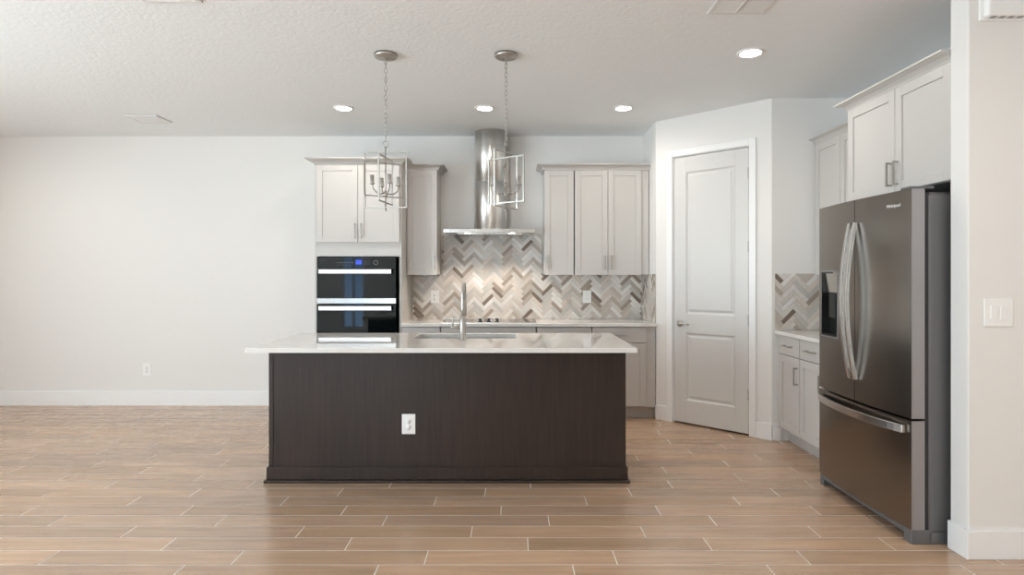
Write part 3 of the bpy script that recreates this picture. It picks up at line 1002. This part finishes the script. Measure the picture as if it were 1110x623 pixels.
    MB().box(.115, .19, .028, .060, 1.10, dzm-.005).build('dispenser_paddle', M['black'], ld, bevel=.004)
    # bowed vertical handles
    def vhandle(x, par):
        b = MB(); rings = []
        n = 20
        for i in range(n+1):
            s = i/n; z = .765 + (1.675-.765)*s
            off = -.012 - .052*math.sin(PI*s)**.85
            y0 = yf(x) + off
            wx, wy = .0115, .010
            rings.append([(x-wx, y0-wy, z), (x+wx, y0-wy, z), (x+wx, y0+wy, z), (x-wx, y0+wy, z)])
        b.loft(rings, smooth=False)
        b.build('handle', M['handle'], par, bevel=.002)
    vhandle(c-.026, ld); vhandle(c+.026, rdoor)
    # bowed drawer handle
    b = MB(); rings = []
    for i in range(21):
        s = i/20; x = .035 + (W-.07)*s
        y0 = yf(x) - .014 - .036*math.sin(PI*s)**.7
        rings.append([(x, y0-.009, .560), (x, y0+.009, .560), (x, y0+.009, .600), (x, y0-.009, .600)])
    b.loft(rings, smooth=False); b.build('handle', M['handle'], dr, bevel=.002)
    # hinge cover
    MB().box(W-.075, W-.006, .02, .15, 1.809, 1.822).build('hinge_cover', M['fridge_side'], t, bevel=.004)
    # lettering
    cu = bpy.data.curves.new('lettering', 'FONT'); cu.body = 'Whirlpool'; cu.size = .0245; cu.extrude = .0006; cu.align_x = 'CENTER'
    tmp = bpy.data.objects.new('lettering_tmp', cu); COL.objects.link(tmp)
    bpy.context.view_layer.update()
    me = bpy.data.meshes.new_from_object(tmp.evaluated_get(bpy.context.evaluated_depsgraph_get()))
    bpy.data.objects.remove(tmp); bpy.data.curves.remove(cu)
    me.materials.clear(); me.materials.append(M['plastic'])
    xc = Yf - 3.165
    slope = math.atan(bow*2*(2*xc/W-1)*2/W)
    me.transform(Matrix.Translation((xc, yf(xc)-.0025, 1.727)) @ Matrix.Rotation(slope, 4, 'Z') @ Matrix.Rotation(PI/2, 4, 'X'))
    lt = bpy.data.objects.new('lettering', me); COL.objects.link(lt); lt.parent = rdoor
build_fridge()

# ------------------------------------------------------------------ pendant lights
def build_pendant(label, loc, rot):
    t = thing('pendant_light', label, 'pendant light', loc, rot, 'lantern pendants over the island')
    # origin at the ceiling
    MB().lathe([(.0001, -.0005), (.076, -.001), (.076, -.018), (.070, -.024), (.012, -.026), (.010, -.036), (.0001, -.037)], (0,0,0), 32).build('canopy', M['nickel'], t)
    b = MB(); z = -.034; n = 18; pitch = (.585-.034-.008)/n
    for i in range(n):
        pts = []
        Lh, w = pitch/2+.0035, .0085
        cz = z - pitch*(i+.5)
        for k in range(14):
            a = 2*PI*k/14
            p = (w*math.cos(a), 0, Lh*math.sin(a) )
            pts.append((p[0], 0, cz+p[2]) if i % 2 == 0 else (0, p[0], cz+p[2]))
        b.tube(pts, .0021, 6, closed=True)
    b.build('chain', M['nickel'], t)
    b = MB(); b.tube([(.020*math.cos(a), 0, -.600+.020*math.sin(a)) for a in [2*PI*k/20 for k in range(20)]], .0032, 8, closed=True); b.build('ring', M['nickel'], t)
    b = MB(); b.tube([(0,0,-.618), (0,0,-1.035)], .0045, 8)
    b.lathe([(.0001, -1.050), (.007, -1.044), (.009, -1.036), (.005, -1.026)], (0,0,0), 12)
    b.build('stem', M['nickel'], t)
    q = .0075
    for ang, hw, zt, zb in ((math.radians(-2), .139, -.655, -1.022), (math.radians(84), .1435, -.690, -.990), (math.radians(35), .147, -.727, -.950)):
        d = Vector((math.cos(ang), math.sin(ang), 0)); nrm = (-d.y, d.x, 0)
        b = MB()
        for s in (-1, 1): b.bar(d*hw*s + Vector((0,0,zb-q/2)), d*hw*s + Vector((0,0,zt+q/2)), .0105, q, side=nrm)
        for zz in (zt, zb): b.bar(d*(-hw) + Vector((0,0,zz)), d*hw + Vector((0,0,zz)), .0105, q, side=nrm)
        b.build('frame', M['nickel'], t)
    MB().lathe([(.0001, -.955), (.012, -.950), (.014, -.935), (.010, -.915), (.0001, -.912)], (0,0,0), 14).build('hub', M['nickel'], t)
    for k in range(4):
        a = math.radians(28 + 90*k); d = Vector((math.cos(a), math.sin(a), 0))
        pts = [d*r + Vector((0,0,zz)) for r, zz in ((.008, -.925), (.030, -.934), (.060, -.926), (.080, -.908), (.089, -.885), (.090, -.872))]
        m = MB().tube(pts, .0045, 8)
        m.lathe([(.006, -.876), (.017, -.872), (.018, -.866), (.006, -.864)], (d.x*.090, d.y*.090, 0), 14)
        m = m.build('arm', M['nickel'], t)
        MB().lathe([(.0140, -.865), (.0140, -.814), (.0115, -.813), (.0115, -.84), (.0001, -.84)], (d.x*.090, d.y*.090, 0), 16, caps=False).build('candle_sleeve', M['sleeve'], m)
    return t
PZ = H
p1 = build_pendant('left nickel lantern pendant of nested square frames, hanging before the oven cabinet', (-.843, 4.0, PZ), 0)
p2 = dup(p1, (-.040, 4.0, PZ), math.radians(60), 'right nickel lantern pendant, hanging in front of the range hood')

# ------------------------------------------------------------------ recessed ceiling lights
def build_can(label, loc):
    t = thing('recessed_light', label, 'ceiling light', loc, 0, 'recessed ceiling lights')
    MB().lathe([(.088, -.0005), (.088, -.004), (.070, -.010), (.066, -.008), (.066, -.0005)], (0,0,0), 36, caps=False).build('trim_ring', M['plastic'], t)
    MB().lathe([(.0655, -.002), (.0655, -.0055), (.0001, -.0065)], (0,0,0), 32).build('lens', M['can'], t)
    l = bpy.data.lights.new('bulb', 'SPOT'); l.energy = CAN_WATT; l.spot_size = math.radians(172); l.spot_blend = 1.0
    l.color = CAN_COLOR[:3]; l.shadow_soft_size = .06
    lo = bpy.data.objects.new('bulb', l); COL.objects.link(lo); lo.parent = t; lo.location = (0, 0, -.012)
    return t
cans = [('round recessed ceiling light above the oven cabinet, left of the first pendant', (-1.48, 5.27, H)),
        ('round recessed ceiling light just in front of the range hood chimney', (-.24, 5.27, H)),
        ('round recessed ceiling light above the wall cabinets right of the hood', (.98, 5.27, H)),
        ('nearest recessed ceiling light, before the pantry door and right of the island', (1.58, 3.97, H))]
c0 = build_can(*cans[0])
for lab, loc in cans[1:]: dup(c0, loc, 0, lab)
# further cans outside the frame; all but the left one added as fill
for i, (lab, loc) in enumerate((('recessed ceiling light of the front room, left and out of frame', (-4.75, 5.15, H)), ('unseen ceiling light added as fill, behind the viewpoint', (-1.5, .3, H)), ('unseen ceiling light added as fill, behind on the right', (1.6, .3, H)),
        ('unseen ceiling light added as fill, close to the right wall', (3.3, .6, H)), ('unseen ceiling light added as fill, toward the rear on the right', (2.6, -1.8, H)),
        ('unseen ceiling light added as fill, before the rear wall', (.2, -1.8, H)), ('unseen ceiling light added as fill, right of the viewpoint', (2.0, 1.7, H)))):
    dup(c0, loc, 0, lab)

# ------------------------------------------------------------------ ceiling vents
def vent(label, loc, w, d, div=False, n=9):
    t = thing('ceiling_vent', label, 'vent', loc)
    b = MB(); e = .022
    b.box(-w/2, w/2, -d/2, -d/2+e, -.010, -.0005); b.box(-w/2, w/2, d/2-e, d/2, -.010, -.0005)
    b.box(-w/2, -w/2+e, -d/2+e, d/2-e, -.010, -.0005); b.box(w/2-e, w/2, -d/2+e, d/2-e, -.010, -.0005)
    if div: b.box(-.006, .006, -d/2+e, d/2-e, -.012, -.0005)
    b.build('frame', M['vent'], t, bevel=.003)
    b = MB()
    for i in range(n):
        y = -d/2 + e + (d-2*e)*(i+.5)/n
        b.bar((-w/2+e, y, -.006), (w/2-e, y, -.006), .003, .016, side=(0, .6, .8))
    b.build('louvre', M['vent'], t)
    MB().box(-w/2+e, w/2-e, -d/2+e, d/2-e, -.0028, -.0008).build('back_plate', M['slot'], t)
vent('square white ceiling vent far left, close to the back wall', (-3.41, 5.63, H), .30, .26)
vent('white ceiling vent with a centre bar near the top right corner', (1.25, 3.22, H), .31, .30, True)
vent('white ceiling vent cut by the top edge of the picture at left', (-1.82, 3.08, H), .31, .31)

# ------------------------------------------------------------------ outlets, switch, chime
def outlet(label, loc, rotz=0, w=.089, h=.133, gfci=False, group=None):
    t = thing('power_outlet', label, 'outlet', loc, rotz, group)
    MB().box(-w/2, w/2, -.007, -.0006, -h/2, h/2).build('cover_plate', M['plastic'], t, bevel=.003)
    def slots(zc, par):
        for k in (-1, 1): MB().box(k*.0063-.0011, k*.0063+.0011, -.0107, -.0094, zc-.001, zc+.008).build('slot', M['slot'], par)
        MB().lathe([(.0001, -.0094), (.0022, -.0094), (.0022, -.0107), (.0001, -.0107)], (0, 0, zc-.007), 8, 'y').build('slot', M['slot'], par)
    if gfci:
        f = MB().box(-.017, .017, -.010, -.006, -.034, .034).build('socket', M['plastic'], t)
        for k in (-1, 1):
            slots(k*.0215, f)
            MB().box(-.006, .006, -.0112, -.0094, k*.0045-.003, k*.0045+.003).build('button', M['plastic'], f)
    else:
        for k in (-1, 1):
            f = MB().lathe([(.0165, -.006), (.0165, -.0098), (.0001, -.0099)], (0, 0, k*.0195), 20, 'y').build('socket', M['plastic'], t)
            slots(k*.0195, f)
s = 102.6
outlet('white outlet low on the bare left stretch of the back wall', ((159.5-555)/102.6, YB, .385), 0)
outlet('white outlet on the dark front panel of the island', ((442.9-555)/163.6, IY0+.003, 1.36-159.5/163.6), 0)
outlet('white outlet in the tile left of the faucet', ((471.5-555)/102.75, YB-.009, 1.150), 0)
outlet('white outlet with test buttons in the tile right of the cooktop', ((636.3-555)/102.75, YB-.009, 1.152), 0, gfci=True)
t = thing('light_switch', 'white double rocker switch on the near right wall', 'light switch', (2.345, YS0, 1.188))
MB().box(-.069, .069, -.007, -.0006, -.068, .068).build('cover_plate', M['plastic'], t, bevel=.003)
for sgn in (-1, 1):
    b = MB(); x = sgn*.0235
    q = [(x-.0165, x+.0165)]
    b.loft([[(x-.0165, -.006, -.033), (x+.0165, -.006, -.033), (x+.0165, -.006, .033), (x-.0165, -.006, .033)],
            [(x-.0165, -.0085, -.033), (x+.0165, -.0085, -.033), (x+.0165, -.0125, .033), (x-.0165, -.0125, .033)]], smooth=False)
    b.build('rocker', M['plastic'], t, bevel=.0012)
t = thing('door_chime', 'white door chime box high on the near right wall', 'door chime', (2.362, YS0, 2.592))
b = MB(); b.box(-.112, .112, -.012, -.0006, 0, .16); b.build('back_plate', M['plastic'], t, bevel=.004)
b = MB(); b.box(-.098, .098, -.05, -.012, .010, .15); b.build('cover', M['plastic'], t, bevel=.008)
b = MB()
for i in range(4): b.box(-.075+i*.042, -.048+i*.042, -.040, -.018, .0085, .0102)
b.build('sound_slots', M['slot'], t)
